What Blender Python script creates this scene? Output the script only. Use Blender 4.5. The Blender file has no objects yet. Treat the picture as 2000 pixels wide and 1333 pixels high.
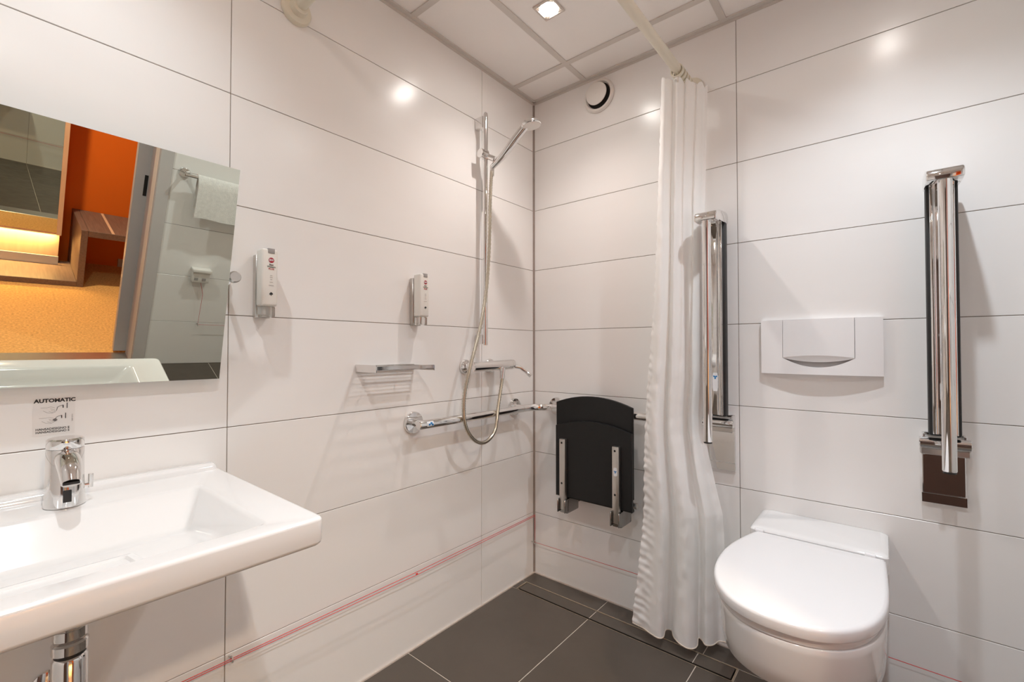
import bpy, bmesh, math, random
from mathutils import Vector, Matrix
random.seed(7)
SC = bpy.context.scene
COL = SC.collection
PI = math.pi

# ------------------------------------------------------------------ camera
def setup_camera():
    yaw, p, r = -0.6897, 0.0176, -0.0003
    cy, sy = math.cos(yaw), math.sin(yaw)
    F = Vector((sy*math.cos(p), cy*math.cos(p), math.sin(p)))
    R = Vector((cy, -sy, 0)); U = R.cross(F)
    c, s = math.cos(r), math.sin(r)
    R, U = c*R + s*U, -s*R + c*U
    cam = bpy.data.cameras.new('camera')
    cam.sensor_width = 36; cam.lens = 885.75*36/2000
    cam.clip_start = 0.02
    o = bpy.data.objects.new('camera', cam); COL.objects.link(o)
    m = Matrix((R, U, -F)).transposed().to_4x4()
    m.translation = (1.3579, -1.8179, 1.1042)
    o.matrix_world = m
    SC.camera = o
setup_camera()

# ------------------------------------------------------------------ world, exposure, lamps
SC.view_settings.view_transform = 'Standard'
SC.view_settings.look = 'None'
SC.view_settings.gamma = 1
SC.view_settings.use_curve_mapping = False
SC.view_settings.exposure = 0.0
SC.cycles.max_bounces = 12
SC.cycles.diffuse_bounces = 9
SC.cycles.glossy_bounces = 8
SC.cycles.use_denoising = True
w = bpy.data.worlds.new('world'); SC.world = w; w.use_nodes = True
w.node_tree.nodes['Background'].inputs[0].default_value = (1, .96, .9, 1)
w.node_tree.nodes['Background'].inputs[1].default_value = 0.02

def spot(name, loc, power, color, size=2.12, blend=1.0, radius=.017, target=None):
    l = bpy.data.lights.new(name, 'SPOT'); l.energy = power; l.color = color
    l.spot_size = size; l.spot_blend = blend; l.shadow_soft_size = radius
    o = bpy.data.objects.new(name, l); COL.objects.link(o); o.location = loc
    d = Vector(target) - Vector(loc) if target else Vector((0, 0, -1))
    o.rotation_euler = d.to_track_quat('-Z', 'Y').to_euler()
    return o
LAMPS = [((.425, -.475), 22, (1, .905, .86)), ((1.38, -.56), 43, (.84, .92, 1)),
         ((.43, -1.68), 23, (.89, .955, 1)), ((1.38, -1.74), 50, (.84, .925, 1))]
for (lx, ly), pw, colr in LAMPS:
    spot('downlight_lamp', (lx, ly, 2.336), pw, colr)
# the hall beyond the door
HALL = spot('hall_fill', (2.75, -1.75, 2.38), 170, (1, .80, .58), size=2.6, blend=.9, radius=.05)  # added light without a fitting, brightens the hall and its carpet
def area(name, loc, target, sx, sy, power, color):
    l = bpy.data.lights.new(name, 'AREA'); l.shape = 'RECTANGLE'; l.size = sx; l.size_y = sy
    l.energy = power; l.color = color
    o = bpy.data.objects.new(name, l); COL.objects.link(o); o.location = loc
    o.rotation_euler = (Vector(target)-Vector(loc)).to_track_quat('-Z', 'Y').to_euler()
    return o
area('hall_strip_lamp', (3.424, -1.9, .262), (3.434, -1.9, 0), 1.0, .015, 14, (1, .68, .25))

# ------------------------------------------------------------------ materials
def mat(name, color, rough=.5, metal=0, spec=.5, coat=0, trans=0, noise=None, bump=None, emis=None, rvar=0, rand=0, ior=None):
    m = bpy.data.materials.new(name); m.use_nodes = True
    nt = m.node_tree; b = nt.nodes['Principled BSDF']
    b.inputs['Base Color'].default_value = (*color, 1)
    b.inputs['Roughness'].default_value = rough
    b.inputs['Metallic'].default_value = metal
    b.inputs['Specular IOR Level'].default_value = spec
    b.inputs['Coat Weight'].default_value = coat
    b.inputs['Coat Roughness'].default_value = .04
    b.inputs['Transmission Weight'].default_value = trans
    if ior: b.inputs['IOR'].default_value = ior
    if emis:
        b.inputs['Emission Color'].default_value = (*emis[:3], 1); b.inputs['Emission Strength'].default_value = emis[3]
    tc = nt.nodes.new('ShaderNodeTexCoord')
    def nz(scale, stretch, detail=4):
        mp = nt.nodes.new('ShaderNodeMapping'); mp.inputs['Scale'].default_value = stretch
        n = nt.nodes.new('ShaderNodeTexNoise'); n.inputs['Scale'].default_value = scale; n.inputs['Detail'].default_value = detail
        nt.links.new(tc.outputs['Object'], mp.inputs['Vector']); nt.links.new(mp.outputs['Vector'], n.inputs['Vector'])
        return n
    if noise:                                   # (scale, stretch, amount)
        n = nz(noise[0], noise[1])
        ramp = nt.nodes.new('ShaderNodeMapRange')
        ramp.inputs['From Min'].default_value = .25; ramp.inputs['From Max'].default_value = .75
        ramp.inputs['To Min'].default_value = 1-noise[2]; ramp.inputs['To Max'].default_value = 1+noise[2]
        nt.links.new(n.outputs['Fac'], ramp.inputs['Value'])
        val = ramp.outputs['Result']
        if rand:
            oi = nt.nodes.new('ShaderNodeObjectInfo'); mr = nt.nodes.new('ShaderNodeMapRange')
            mr.inputs['To Min'].default_value = 1-rand; mr.inputs['To Max'].default_value = 1+rand
            nt.links.new(oi.outputs['Random'], mr.inputs['Value'])
            mu = nt.nodes.new('ShaderNodeMath'); mu.operation = 'MULTIPLY'
            nt.links.new(val, mu.inputs[0]); nt.links.new(mr.outputs['Result'], mu.inputs[1]); val = mu.outputs[0]
        vm = nt.nodes.new('ShaderNodeVectorMath'); vm.operation = 'SCALE'
        vm.inputs[0].default_value = color
        nt.links.new(val, vm.inputs['Scale']); nt.links.new(vm.outputs['Vector'], b.inputs['Base Color'])
        if rvar:
            n2 = nz(noise[0]*2.3, noise[1], 2)
            r2 = nt.nodes.new('ShaderNodeMapRange')
            r2.inputs['From Min'].default_value = .3; r2.inputs['From Max'].default_value = .7
            r2.inputs['To Min'].default_value = rough-rvar; r2.inputs['To Max'].default_value = rough+rvar
            nt.links.new(n2.outputs['Fac'], r2.inputs['Value']); nt.links.new(r2.outputs['Result'], b.inputs['Roughness'])
    if bump:                                    # (scale, stretch, strength, distance)
        n = nz(bump[0], bump[1])
        bp = nt.nodes.new('ShaderNodeBump'); bp.inputs['Strength'].default_value = bump[2]; bp.inputs['Distance'].default_value = bump[3]
        nt.links.new(n.outputs['Fac'], bp.inputs['Height']); nt.links.new(bp.outputs['Normal'], b.inputs['Normal'])
    return m
def fabric(name, color, tr=.35, bump=None):
    m = mat(name, color, .8, spec=.2, bump=bump)
    nt = m.node_tree; b = nt.nodes['Principled BSDF']; out = nt.nodes['Material Output']
    t = nt.nodes.new('ShaderNodeBsdfTranslucent'); t.inputs['Color'].default_value = (*color, 1)
    mx = nt.nodes.new('ShaderNodeMixShader'); mx.inputs[0].default_value = tr
    nt.links.new(b.outputs[0], mx.inputs[1]); nt.links.new(t.outputs[0], mx.inputs[2]); nt.links.new(mx.outputs[0], out.inputs[0])
    return m
M = {}
M['tile'] = mat('wall_tile', (.875, .865, .85), .235, spec=.5, noise=(3.5, (1, 1, 4), .008), rvar=.018, rand=.006)
M['grout'] = mat('wall_grout', (.30, .25, .21), .9, noise=(40, (1, 1, 1), .1))
M['floor_tile'] = mat('floor_tile', (.086, .069, .055), .38, spec=.5, noise=(5, (1, 1, 1), .10), rvar=.06, rand=.03, bump=(60, (1, 1, 1), .06, .002))
M['floor_grout'] = mat('floor_grout', (.62, .55, .47), .9, noise=(30, (1, 1, 1), .15))
M['silicone'] = mat('grey_silicone', (.33, .28, .25), .6, noise=(30, (1, 1, 1), .08))
M['ceil'] = mat('ceiling_panel', (.91, .885, .86), .55, noise=(8, (1, 1, 1), .01))
M['bar'] = mat('ceiling_bar', (.66, .62, .58), .45, noise=(8, (1, 1, 1), .02))
M['chrome'] = mat('chrome', (.80, .79, .78), .06, 1, noise=(20, (1, 1, 1), .02))
M['satin'] = mat('satin_metal', (.62, .60, .57), .32, 1, noise=(20, (1, 1, 1), .03))
M['zinc'] = mat('grey_zinc', (.33, .32, .31), .22, 1, noise=(20, (1, 1, 1), .03))
M['hose'] = mat('ribbed_metal_hose', (.58, .53, .44), .25, 1, noise=(200, (1, 1, 1), .08))
M['ceramic'] = mat('white_ceramic', (.78, .78, .78), .10, spec=.5, coat=.4, noise=(3, (1, 1, 1), .006))
M['lid'] = mat('white_seat_plastic', (.79, .79, .80), .12, spec=.5, coat=.2, noise=(3, (1, 1, 1), .006))
M['flush'] = mat('white_flush_plastic', (.86, .86, .865), .35, noise=(3, (1, 1, 1), .006))
M['white'] = mat('white_plastic', (.80, .77, .73), .35, noise=(3, (1, 1, 1), .01))
M['cream'] = mat('cream_plastic', (.76, .72, .60), .35, noise=(4, (1, 1, 1), .01))
M['black'] = mat('black_plastic', (.010, .0098, .010), .42, spec=.35, noise=(60, (1, 1, 1), .12), bump=(300, (1, 1, 1), .1, .0005))
M['rubber'] = mat('black_rubber', (.018, .018, .018), .5, noise=(60, (1, 1, 1), .1))
M['dark'] = mat('dark_void', (.012, .010, .009), .7, noise=(30, (1, 1, 1), .1))
M['mirror'] = mat('mirror_glass', (.67, .675, .585), .004, 1, noise=(2, (1, 1, 1), .004))
M['glass_edge'] = mat('glass_edge', (.42, .50, .44), .2, noise=(8, (1, 1, 1), .03))
M['clear'] = mat('clear_plastic', (.92, .92, .90), .08, trans=.85, ior=1.2, noise=(8, (1, 1, 1), .01))
M['bottle'] = mat('soap_bottle', (.80, .78, .73), .30, noise=(8, (1, 1, 1), .01))
M['greybtn'] = mat('grey_button', (.36, .34, .33), .4, noise=(40, (1, 1, 1), .05))
M['curtain'] = fabric('curtain_fabric', (.985, .98, .965), .25, bump=(90, (1, 1, 1), .10, .003))
M['towel'] = mat('towel_cotton', (.84, .83, .80), .95, spec=.1, noise=(60, (1, 1, 1), .08), bump=(260, (1, 1, 1), .9, .004))
M['red'] = mat('red_cord', (.62, .055, .05), .5, noise=(100, (1, 1, 1), .08))
M['ink'] = mat('black_ink', (.02, .02, .022), .5, noise=(100, (1, 1, 1), .05))
M['inkgrey'] = mat('grey_ink', (.42, .40, .39), .5, noise=(100, (1, 1, 1), .05))
M['inkgreen'] = mat('dark_green_ink', (.06, .11, .08), .5, noise=(100, (1, 1, 1), .05))
M['inkred'] = mat('red_ink', (.42, .02, .04), .45, noise=(100, (1, 1, 1), .05))
M['blue'] = mat('blue_ink', (.02, .20, .48), .45, noise=(100, (1, 1, 1), .05))
M['paper'] = mat('label_paper', (.78, .80, .82), .4, noise=(100, (1, 1, 1), .02))
M['film'] = mat('label_film', (.80, .78, .76), .3, noise=(50, (1, 1, 1), .01))
M['lampglow'] = mat('lamp_glow', (1, 1, 1), .5, noise=(5, (1, 1, 1), .01), emis=(1, .95, .90, 170))
M['lampframe'] = mat('lamp_frame', (.66, .60, .55), .35, .2, noise=(20, (1, 1, 1), .02))
M['doorpaint'] = mat('door_frame_paint', (.60, .57, .56), .4, noise=(6, (1, 1, 1), .015))
M['doorgrey'] = mat('door_leaf_grey', (.50, .48, .49), .4, noise=(6, (1, 1, 1), .015))
M['orange'] = mat('orange_wall_paint', (.78, .16, .003), .7, noise=(4, (1, 1, 1), .03))
M['wood'] = mat('dark_oak', (.19, .125, .105), .45, noise=(7, (1, 14, 14), .22), bump=(7, (1, 14, 14), .1, .002))
M['walnut'] = mat('added_door_brown', (.10, .055, .04), .45, noise=(7, (14, 14, 1), .2))
M['lightwood'] = mat('light_wood', (.72, .50, .36), .5, noise=(6, (8, 8, 1), .06))
M['carpet'] = mat('orange_carpet', (.82, .47, .17), .98, spec=.05, noise=(90, (1, 1, 1), .28), bump=(220, (1, 1, 1), .8, .004))
M['hallwhite'] = mat('hall_ceiling_paint', (.75, .70, .62), .8, noise=(6, (1, 1, 1), .02))
M['glue'] = mat('grate_frame_metal', (.58, .48, .36), .35, .7, noise=(60, (1, 1, 1), .18))

# ------------------------------------------------------------------ mesh helpers
class B:
    def __init__(s): s.bm = bmesh.new()
    def _tag(s, vs, mi):
        pass
    def box(s, x0, x1, y0, y1, z0, z1, bev=0, seg=2, rot=None, piv=None):
        r = bmesh.ops.create_cube(s.bm, size=1)
        vs = r['verts']
        sx, sy, sz = abs(x1-x0), abs(y1-y0), abs(z1-z0)
        c = Vector(((x0+x1)/2, (y0+y1)/2, (z0+z1)/2))
        for v in vs: v.co = Vector((v.co.x*sx, v.co.y*sy, v.co.z*sz)) + c
        if bev:
            es = list({e for v in vs for e in v.link_edges})
            rr = bmesh.ops.bevel(s.bm, geom=es, offset=bev, segments=seg, affect='EDGES', profile=.5)
            vs = [v for v in rr['verts']] 
            vs = list({v for f in rr['faces'] for v in f.verts} | set(vs))
        if rot:
            bmesh.ops.rotate(s.bm, verts=vs, cent=piv or c, matrix=rot)
        return s
    def ring_loft(s, rings, cap0=True, cap1=True, closed=True):
        vr = [[s.bm.verts.new(p) for p in r] for r in rings]
        n = len(rings[0])
        for a, b in zip(vr[:-1], vr[1:]):
            for i in range(n if closed else n-1):
                j = (i+1) % n
                s.bm.faces.new((a[i], a[j], b[j], b[i]))
        if cap0: s.bm.faces.new(vr[0][::-1])
        if cap1: s.bm.faces.new(vr[-1])
        return s
    def tube(s, pts, r, n=14, cap=True, rfun=None):
        pts = [Vector(p) for p in pts]
        rings = []; prev = None
        for i, p in enumerate(pts):
            if i == 0: t = pts[1]-p
            elif i == len(pts)-1: t = p-pts[-2]
            else: t = (pts[i+1]-p).normalized()+(p-pts[i-1]).normalized()
            t.normalize()
            if prev is None:
                a = Vector((0, 0, 1)) if abs(t.z) < .9 else Vector((1, 0, 0))
                u = t.cross(a).normalized()
            else:
                u = (prev - t*prev.dot(t)).normalized()
            prev = u; v = t.cross(u)
            rr = rfun(i) if rfun else (r[i] if isinstance(r, (list, tuple)) else r)
            rings.append([p + rr*(math.cos(2*PI*k/n)*u + math.sin(2*PI*k/n)*v) for k in range(n)])
        return s.ring_loft(rings, cap, cap)
    def cyl(s, a, b, r, n=24, r2=None, bev=0):
        a, b = Vector(a), Vector(b)
        if bev:
            d = (b-a).normalized()
            return s.tube([a, a+d*1e-5, a+d*bev, b-d*bev, b-d*1e-5, b], [0.0005*0+r-bev, r-bev, r, r2 or r, (r2 or r)-bev, (r2 or r)-bev], n)
        return s.tube([a, b], [r, r if r2 is None else r2], n)
    def lathe(s, prof, origin, axis, n=32):
        """prof: list of (radius, height along axis)"""
        ax = Vector(axis).normalized(); o = Vector(origin)
        a = Vector((0, 0, 1)) if abs(ax.z) < .9 else Vector((1, 0, 0))
        u = ax.cross(a).normalized(); v = ax.cross(u)
        rings = [[o+ax*h+max(r, 1e-5)*(math.cos(2*PI*k/n)*u+math.sin(2*PI*k/n)*v) for k in range(n)] for r, h in prof]
        return s.ring_loft(rings, True, True)
    def prism(s, poly, axis, a0, a1):
        """poly 2D points extruded along axis index from a0 to a1 (poly coordinates fill the other two axes in order)"""
        def mk(p, a):
            q = list(p); q.insert(axis, a); return Vector(q)
        return s.ring_loft([[mk(p, a0) for p in poly], [mk(p, a1) for p in poly]])
    def disc(s, c, u, v, r, n=24, r2=None):
        c = Vector(c); u = Vector(u); v = Vector(v)
        vs = [s.bm.verts.new(c+r*math.cos(2*PI*k/n)*u+(r2 or r)*math.sin(2*PI*k/n)*v) for k in range(n)]
        s.bm.faces.new(vs); return s
def root_of(o):
    while o.parent: o = o.parent
    return o
def fin(name, b, m, parent=None, smooth=None, kind=None, loc=None):
    bm = b.bm if isinstance(b, B) else b
    bmesh.ops.recalc_face_normals(bm, faces=bm.faces)
    me = bpy.data.meshes.new(name)
    off = Vector((0, 0, 0))
    if parent: off = root_of(parent).location.copy()
    elif loc: off = Vector(loc)
    bmesh.ops.translate(bm, verts=bm.verts, vec=-off)
    bm.to_mesh(me); bm.free()
    me.materials.append(m)
    if smooth:
        for p in me.polygons: p.use_smooth = True
        try: me.set_sharp_from_angle(angle=math.radians(smooth if smooth is not True else 35))
        except Exception: pass
    o = bpy.data.objects.new(name, me); COL.objects.link(o)
    if parent: o.parent = parent
    elif loc: o.location = loc
    if kind: o['kind'] = kind
    return o
def thing(name, label, cat, loc, group=None):
    o = bpy.data.objects.new(name, None); COL.objects.link(o); o.location = loc
    o.empty_display_size = .05
    o['label'] = label; o['category'] = cat
    if group: o['group'] = group
    return o
def copy_tree(o, parent=None):
    c = o.copy(); COL.objects.link(c)
    if parent: c.parent = parent
    for ch in list(o.children): copy_tree(ch, c)
    return c
def text_mesh(name, body, size, org, right, up, m, parent, align='CENTER', sx=1, bold=0, extr=.00015):
    cu = bpy.data.curves.new(name, 'FONT'); cu.body = body; cu.size = size; cu.align_x = align; cu.align_y = 'CENTER'
    cu.extrude = extr; cu.resolution_u = 3; cu.offset = bold
    t = bpy.data.objects.new(name, cu); COL.objects.link(t)
    dg = bpy.context.evaluated_depsgraph_get()
    me = bpy.data.meshes.new_from_object(t.evaluated_get(dg))
    bpy.data.objects.remove(t); bpy.data.curves.remove(cu)
    r = Vector(right).normalized(); u = Vector(up).normalized(); n = r.cross(u)
    off = root_of(parent).location
    for v in me.vertices:
        v.co = Vector(org) + r*v.co.x*sx + u*v.co.y + n*v.co.z - off
    me.materials.clear(); me.materials.append(m)
    o = bpy.data.objects.new(name, me); COL.objects.link(o); o.parent = parent
    return o
def arc(c, r, a0, a1, n, u, v):
    c = Vector(c); u = Vector(u); v = Vector(v)
    return [c + r*(math.cos(a0+(a1-a0)*i/n)*u + math.sin(a0+(a1-a0)*i/n)*v) for i in range(n+1)]
def smoothpath(P, n=8):
    P = [Vector(p) for p in P]; out = []
    Q = [P[0]*2-P[1]] + P + [P[-1]*2-P[-2]]
    for i in range(1, len(Q)-2):
        a, b, c, d = Q[i-1:i+3]
        for k in range(n):
            t = k/n
            out.append(.5*((2*b)+(-a+c)*t+(2*a-5*b+4*c-d)*t*t+(-a+3*b-3*c+d)*t**3))
    out.append(P[-1]); return out

# ================================================================== SETTING
X1, Y1, ZC = 1.943, -2.42, 2.345          # room: x 0..X1, y Y1..0
TH = .012; J = .0022                       # tile thickness, joint width
ROWS = [0.0] + [.2953+.3*k for k in range(7)] + [ZC]
def wall_tiles(parent, axis, plane, sgn, cuts, rows=ROWS, hole=None):
    """tiles on a wall plane; axis 0: plane x=const running along y; axis 1: plane y=const running along x. sgn = side of the room"""
    cache = {}
    for c0, c1 in zip(cuts[:-1], cuts[1:]):
        for r0, r1 in zip(rows[:-1], rows[1:]):
            w_, h_ = c1-c0-J, r1-r0-J
            key = (round(w_, 4), round(h_, 4))
            if key not in cache:
                b = B()
                if axis == 0: b.box(-TH/2, TH/2, -w_/2, w_/2, -h_/2, h_/2, .0008, 1)
                else: b.box(-w_/2, w_/2, -TH/2, TH/2, -h_/2, h_/2, .0008, 1)
                o = fin('tile', b, M['tile']); cache[key] = o.data
            else:
                o = bpy.data.objects.new('tile', cache[key]); COL.objects.link(o)
            o.parent = parent
            mid = plane - sgn*TH/2
            o.location = (mid, (c0+c1)/2, (r0+r1)/2) if axis == 0 else ((c0+c1)/2, mid, (r0+r1)/2)
def slab(name, *bx, m='grout', loc=None):
    b = B()
    for q in bx: b.box(*q)
    return fin(name, b, M[m], kind='structure')
G = TH+.0  # backing sits behind the tiles, joint floor 3 mm below the face
wl = slab('wall_left', (-.10, -.003, Y1-.1, .1, -.05, 2.6))
wall_tiles(wl, 0, 0, 1, [Y1, -2.3517, -1.3651, -.3785, -.0035])
wr = slab('wall_right', (-.003, X1+.003, .003, .10, -.05, 2.6))
wall_tiles(wr, 1, 0, -1, [.0035, .9395, 1.9261, X1-.001])
DY0, DY1, DZ = -1.15, -2.12, 2.06            # door opening (y range) in the opposite wall
wd = slab('wall_door', (X1+.003, X1+.13, DY0, .1, -.05, 2.6), (X1+.003, X1+.13, Y1-.1, DY1, -.05, 2.6), (X1+.003, X1+.13, DY1, DY0, DZ, 2.6))
rd = [0.0] + [.2953+.3*k for k in range(7)] + [ZC]
wall_tiles(wd, 0, X1, -1, [DY0+.002, -.1635, -.001], rd)
wall_tiles(wd, 0, X1, -1, [Y1, DY1-.002], rd)
wall_tiles(wd, 0, X1, -1, [DY1, DY0], [DZ+.05, ZC])
wb = slab('wall_back', (-.003, X1+.003, Y1-.1, Y1-.003, -.05, 2.6))
wall_tiles(wb, 1, Y1, 1, [.0, .9395, X1])
b = B(); b.box(1.17, 1.90, Y1-.002, Y1+.035, .005, 2.06, .002, 1); b.box(1.11, 1.168, Y1-.002, Y1+.012, .0, 2.12, .002, 1)
d2_ = fin('added_door', b, M['walnut'], kind='structure')  # unseen door, added as something dark brown for the chrome to reflect
b = B(); b.cyl((1.23, Y1+.035, 1.02), (1.23, Y1+.075, 1.02), .010, 16); b.cyl((1.23, Y1+.072, 1.02), (1.35, Y1+.072, 1.02), .009, 16); fin('door_handle', b, M['satin'], d2_, smooth=40)
# silicone fillets at the inner corner and along the floor
b = B(); b.prism([(0, 0), (.0075, 0), (.005, -.005), (0, -.0075)], 2, 0, ZC-.016)
fin('trim_corner', b, M['silicone'], kind='structure', smooth=None)
# skirting strip of grout between wall tiles and floor
b = B(); b.box(.0, .0065, Y1, -.0005, -.004, .0035, .001, 1)
fin('trim_left', b, mat('pale_joint', (.55, .48, .43), .8, noise=(30, (1, 1, 1), .1)), kind='structure')
b = B(); b.box(.0065, X1, -.0065, -.0005, -.004, .0035, .001, 1)
fin('trim_right', b, bpy.data.materials['pale_joint'], kind='structure')

# ---- floor
fl = slab('floor', (0, X1, Y1, 0, -.06, -.0125), m='floor_grout')
FX = [.0065, .405, .834, 1.263, X1]
FY = [Y1, -1.962, -1.367, -.772, -.1772]
DX0, DX1, DYa, DYb = .030, .952, -.178, -.100     # drain slot
fj = .003
def ftile(x0, x1, y0, y1):
    b = B(); b.box(x0+fj/2, x1-fj/2, y0+fj/2, y1-fj/2, -.012, 0, .0008, 1)
    c = Vector(((x0+x1)/2, (y0+y1)/2, 0))
    bmesh.ops.translate(b.bm, verts=b.bm.verts, vec=-c)
    o = fin('floor_tile', b, M['floor_tile']); o.location = c; o.parent = fl
for a, c in zip(FX[:-1], FX[1:]):
    for d, e in zip(FY[:-1], FY[1:]): ftile(a, c, d, e)
for a, c in ((.0065, .405), (.405, .834), (.834, 1.263), (1.263, X1)):
    ftile(a, c, DYb, -.0065)
ftile(DX1+.001, 1.263, FY[-1], DYb); ftile(1.263, X1, FY[-1], DYb)
b = B(); b.box(.0065, DX0-.001, FY[-1]+.001, DYb-.001, -.012, 0, .0008, 1)
fin('floor_tile', b, M['floor_tile'], parent=fl)
b = B(); b.box(0, X1, Y1, 0, -.0135, -.0015)
jt = fin('joint', b, M['floor_grout'], parent=fl)
# cut the grout bed away under the drain: rebuild as four strips
bpy.data.objects.remove(jt)
b = B()
for q in ((.0, X1, Y1, DYa), (.0, X1, DYb, 0), (0, DX0, DYa, DYb), (DX1, X1, DYa, DYb)): b.box(*q, -.0135, -.0014)
fin('joint', b, M['floor_grout'], parent=fl)

# ---- ceiling with suspended panels
ce = slab('ceiling', (-.1, X1+.1, Y1-.1, .1, ZC+.05, ZC+.10), m='ceil')
GX = [.0, .299, .899, 1.499, X1]; GY = [Y1, -1.969, -1.369, -.769, -.169, 0]
LH = [(l[0][0], l[0][1]) for l in LAMPS]
LHS = .043
for a, c in zip(GX[:-1], GX[1:]):
    for d, e in zip(GY[:-1], GY[1:]):
        b = B(); x0, x1, y0, y1 = a+.004, c-.004, d+.004, e-.004
        hole = [(hx, hy) for hx, hy in LH if x0 < hx < x1 and y0 < hy < y1]
        if hole:
            hx, hy = hole[0]; s = LHS-.006
            for q in ((x0, hx-s, y0, y1), (hx+s, x1, y0, y1), (hx-s, hx+s, y0, hy-s), (hx-s, hx+s, hy+s, y1)):
                b.box(*q, ZC, ZC+.012)
        else: b.box(x0, x1, y0, y1, ZC, ZC+.012)
        fin('ceiling_panel', b, M['ceil'], parent=ce)
for gx in GX[1:-1]:
    for d, e in zip(GY[:-1], GY[1:]):
        b = B(); b.box(gx-.012, gx+.012, d+.012, e-.012, ZC-.004, ZC-.0005); b.box(gx-.0015, gx+.0015, d, e, ZC, ZC+.03)
        fin('grid_bar', b, M['bar'], parent=ce)
for gy in GY[1:-1]:
    b = B(); b.box(.012, X1-.012, gy-.012, gy+.012, ZC-.0045, ZC-.0005)
    fin('grid_bar', b, M['bar'], parent=ce)
for q in ((.0005, .019, Y1, -.019), (X1-.019, X1-.0005, Y1, -.019)):
    b = B(); b.box(*q, ZC-.005, ZC-.0006)
    sx = .0005 if q[0] < .1 else X1-.002
    b.box(sx, sx+.0015, Y1, -.0005, ZC-.016, ZC-.0006)
    fin('edge_angle', b, M['bar'], parent=ce)
b = B(); b.box(.019, X1-.019, -.019, -.0005, ZC-.005, ZC-.0006); b.box(.0005, X1-.0005, -.002, -.0005, ZC-.016, ZC-.0006)
fin('edge_angle', b, M['bar'], parent=ce)

# ---- door lining and sliding leaf, hall beyond
b = B()
b.box(X1-.010, X1+.0, -1.175, -1.117, 0, DZ+.06, .002, 1)
b.box(X1-.010, X1+.0, -2.175, -2.117, 0, DZ+.06, .002, 1)
b.box(X1-.010, X1+.0, -2.117, -1.175, DZ, DZ+.06, .002, 1)
b.box(X1, X1+.15, -1.178, -1.152, 0, DZ+.01, .001, 1); b.box(X1, X1+.15, -2.118, -2.092, 0, DZ+.01, .001, 1)
b.box(X1, X1+.15, -2.092, -1.178, DZ-.01, DZ+.012, .001, 1)
df = fin('door_1', b, M['doorpaint'], kind='structure')
b = B(); b.box(X1+.148, X1+.19, -1.236, -.25, .012, DZ+.02, .002, 1)
dl = fin('door_leaf', b, M['doorgrey'], parent=df); dl['label'] = 'grey sliding door leaf pushed open behind the frame'
b = B(); b.box(X1+.1465, X1+.149, -1.196, -1.180, .985, 1.10, .001, 1)
fin('pull_slot', b, M['dark'], parent=dl)
b = B(); b.box(X1-.0, X1+.15, -2.092, -1.178, -.06, .003, .002, 1)
fin('trim_3', b, M['satin'], kind='structure')
HX = 3.62
slab('floor_hall', (X1+.15, HX+.1, -3.6, 1.2, -.06, 0), m='carpet')
slab('wall_hall_far', (HX, HX+.1, -3.6, 1.2, 0, 2.6), m='orange')
slab('wall_hall_left', (X1+.13, HX, -3.7, -3.6, 0, 2.6), m='orange')
slab('wall_hall_right', (X1+.13, HX, 1.2, 1.3, 0, 2.6), m='orange')
slab('wall_hall_near', (X1+.13, X1+.146, -3.6, DY1, 0, 2.6), (X1+.13, X1+.146, DY0, 1.2, 0, 2.6), (X1+.13, X1+.146, DY1, DY0, DZ+.02, 2.6), m='hallwhite')
slab('ceiling_hall', (X1+.13, HX+.1, -3.7, 1.3, 2.45, 2.55), m='hallwhite')
b = B(); b.box(HX-.012, HX, -1.0, 1.2, .001, .07, .001, 1); fin('baseboard_hall', b, M['doorpaint'], kind='structure')

# ================================================================== SHOWER CORNER
# ---- downlights
LLAB = ['small square recessed downlight glowing in the ceiling over the shower corner', 'small square recessed downlight in the ceiling over the toilet',
        'small square recessed downlight in the ceiling over the washbasin', 'small square recessed downlight in the ceiling by the door']
proto = None
for k, ((lx, ly), pw, colr) in enumerate(LAMPS):
    if proto is None:
        t = thing('downlight', LLAB[k], 'ceiling light', (lx, ly, ZC), 'recessed downlights')
        b = B(); s, i = LHS, .034
        for q in ((-s, s, -s, -i), (-s, s, i, s), (-s, -i, -i, i), (i, s, -i, i)): b.box(lx+q[0], lx+q[1], ly+q[2], ly+q[3], ZC-.006, ZC-.0006, .0012, 1)
        fin('frame', b, M['lampframe'], t)
        b = B(); b.ring_loft([[Vector((lx+r*math.cos(2*PI*k/32), ly+r*math.sin(2*PI*k/32), ZC+h)) for k in range(32)] for r, h in ((.036, .0), (.036, .03), (.034, .03), (.034, -.003), (.0365, -.0045), (.036, 0))], False, False)
        fin('reflector', b, M['lampframe'], t, smooth=30)
        b = B(); b.lathe([(.0001, -.0005), (.028, .0005), (.0325, .004), (.0325, .012)], (lx, ly, ZC+.001), (0, 0, 1), 28)
        fin('lamp_face', b, M['lampglow'], t, smooth=30)
        proto = t
    else:
        c = copy_tree(proto); c.location = (lx, ly, ZC); c['label'] = LLAB[k]

# ---- ventilation valve
t = thing('exhaust_vent', 'round white exhaust vent high on the tiles near the ceiling', 'vent', (.371, 0, 2.247))
b = B(); b.lathe([(.074, 0), (.075, .006), (.070, .013), (.062, .014), (.058, .008), (.056, .002)], (.371, -.001, 2.247), (0, -1, 0), 40); fin('rim', b, M['white'], t, smooth=30)
b = B(); b.lathe([(.057, .0), (.057, .003)], (.371, -.002, 2.247), (0, -1, 0), 40); fin('throat', b, M['dark'], t)
b = B(); b.lathe([(.008, 0), (.008, .012), (.045, .018), (.050, .024), (.049, .028), (.042, .0305), (.004, .031), (.003, .033), (.0005, .033)], (.371, -.004, 2.247), (0, -1, 0), 40); fin('valve_disc', b, M['white'], t, smooth=30)

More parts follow.
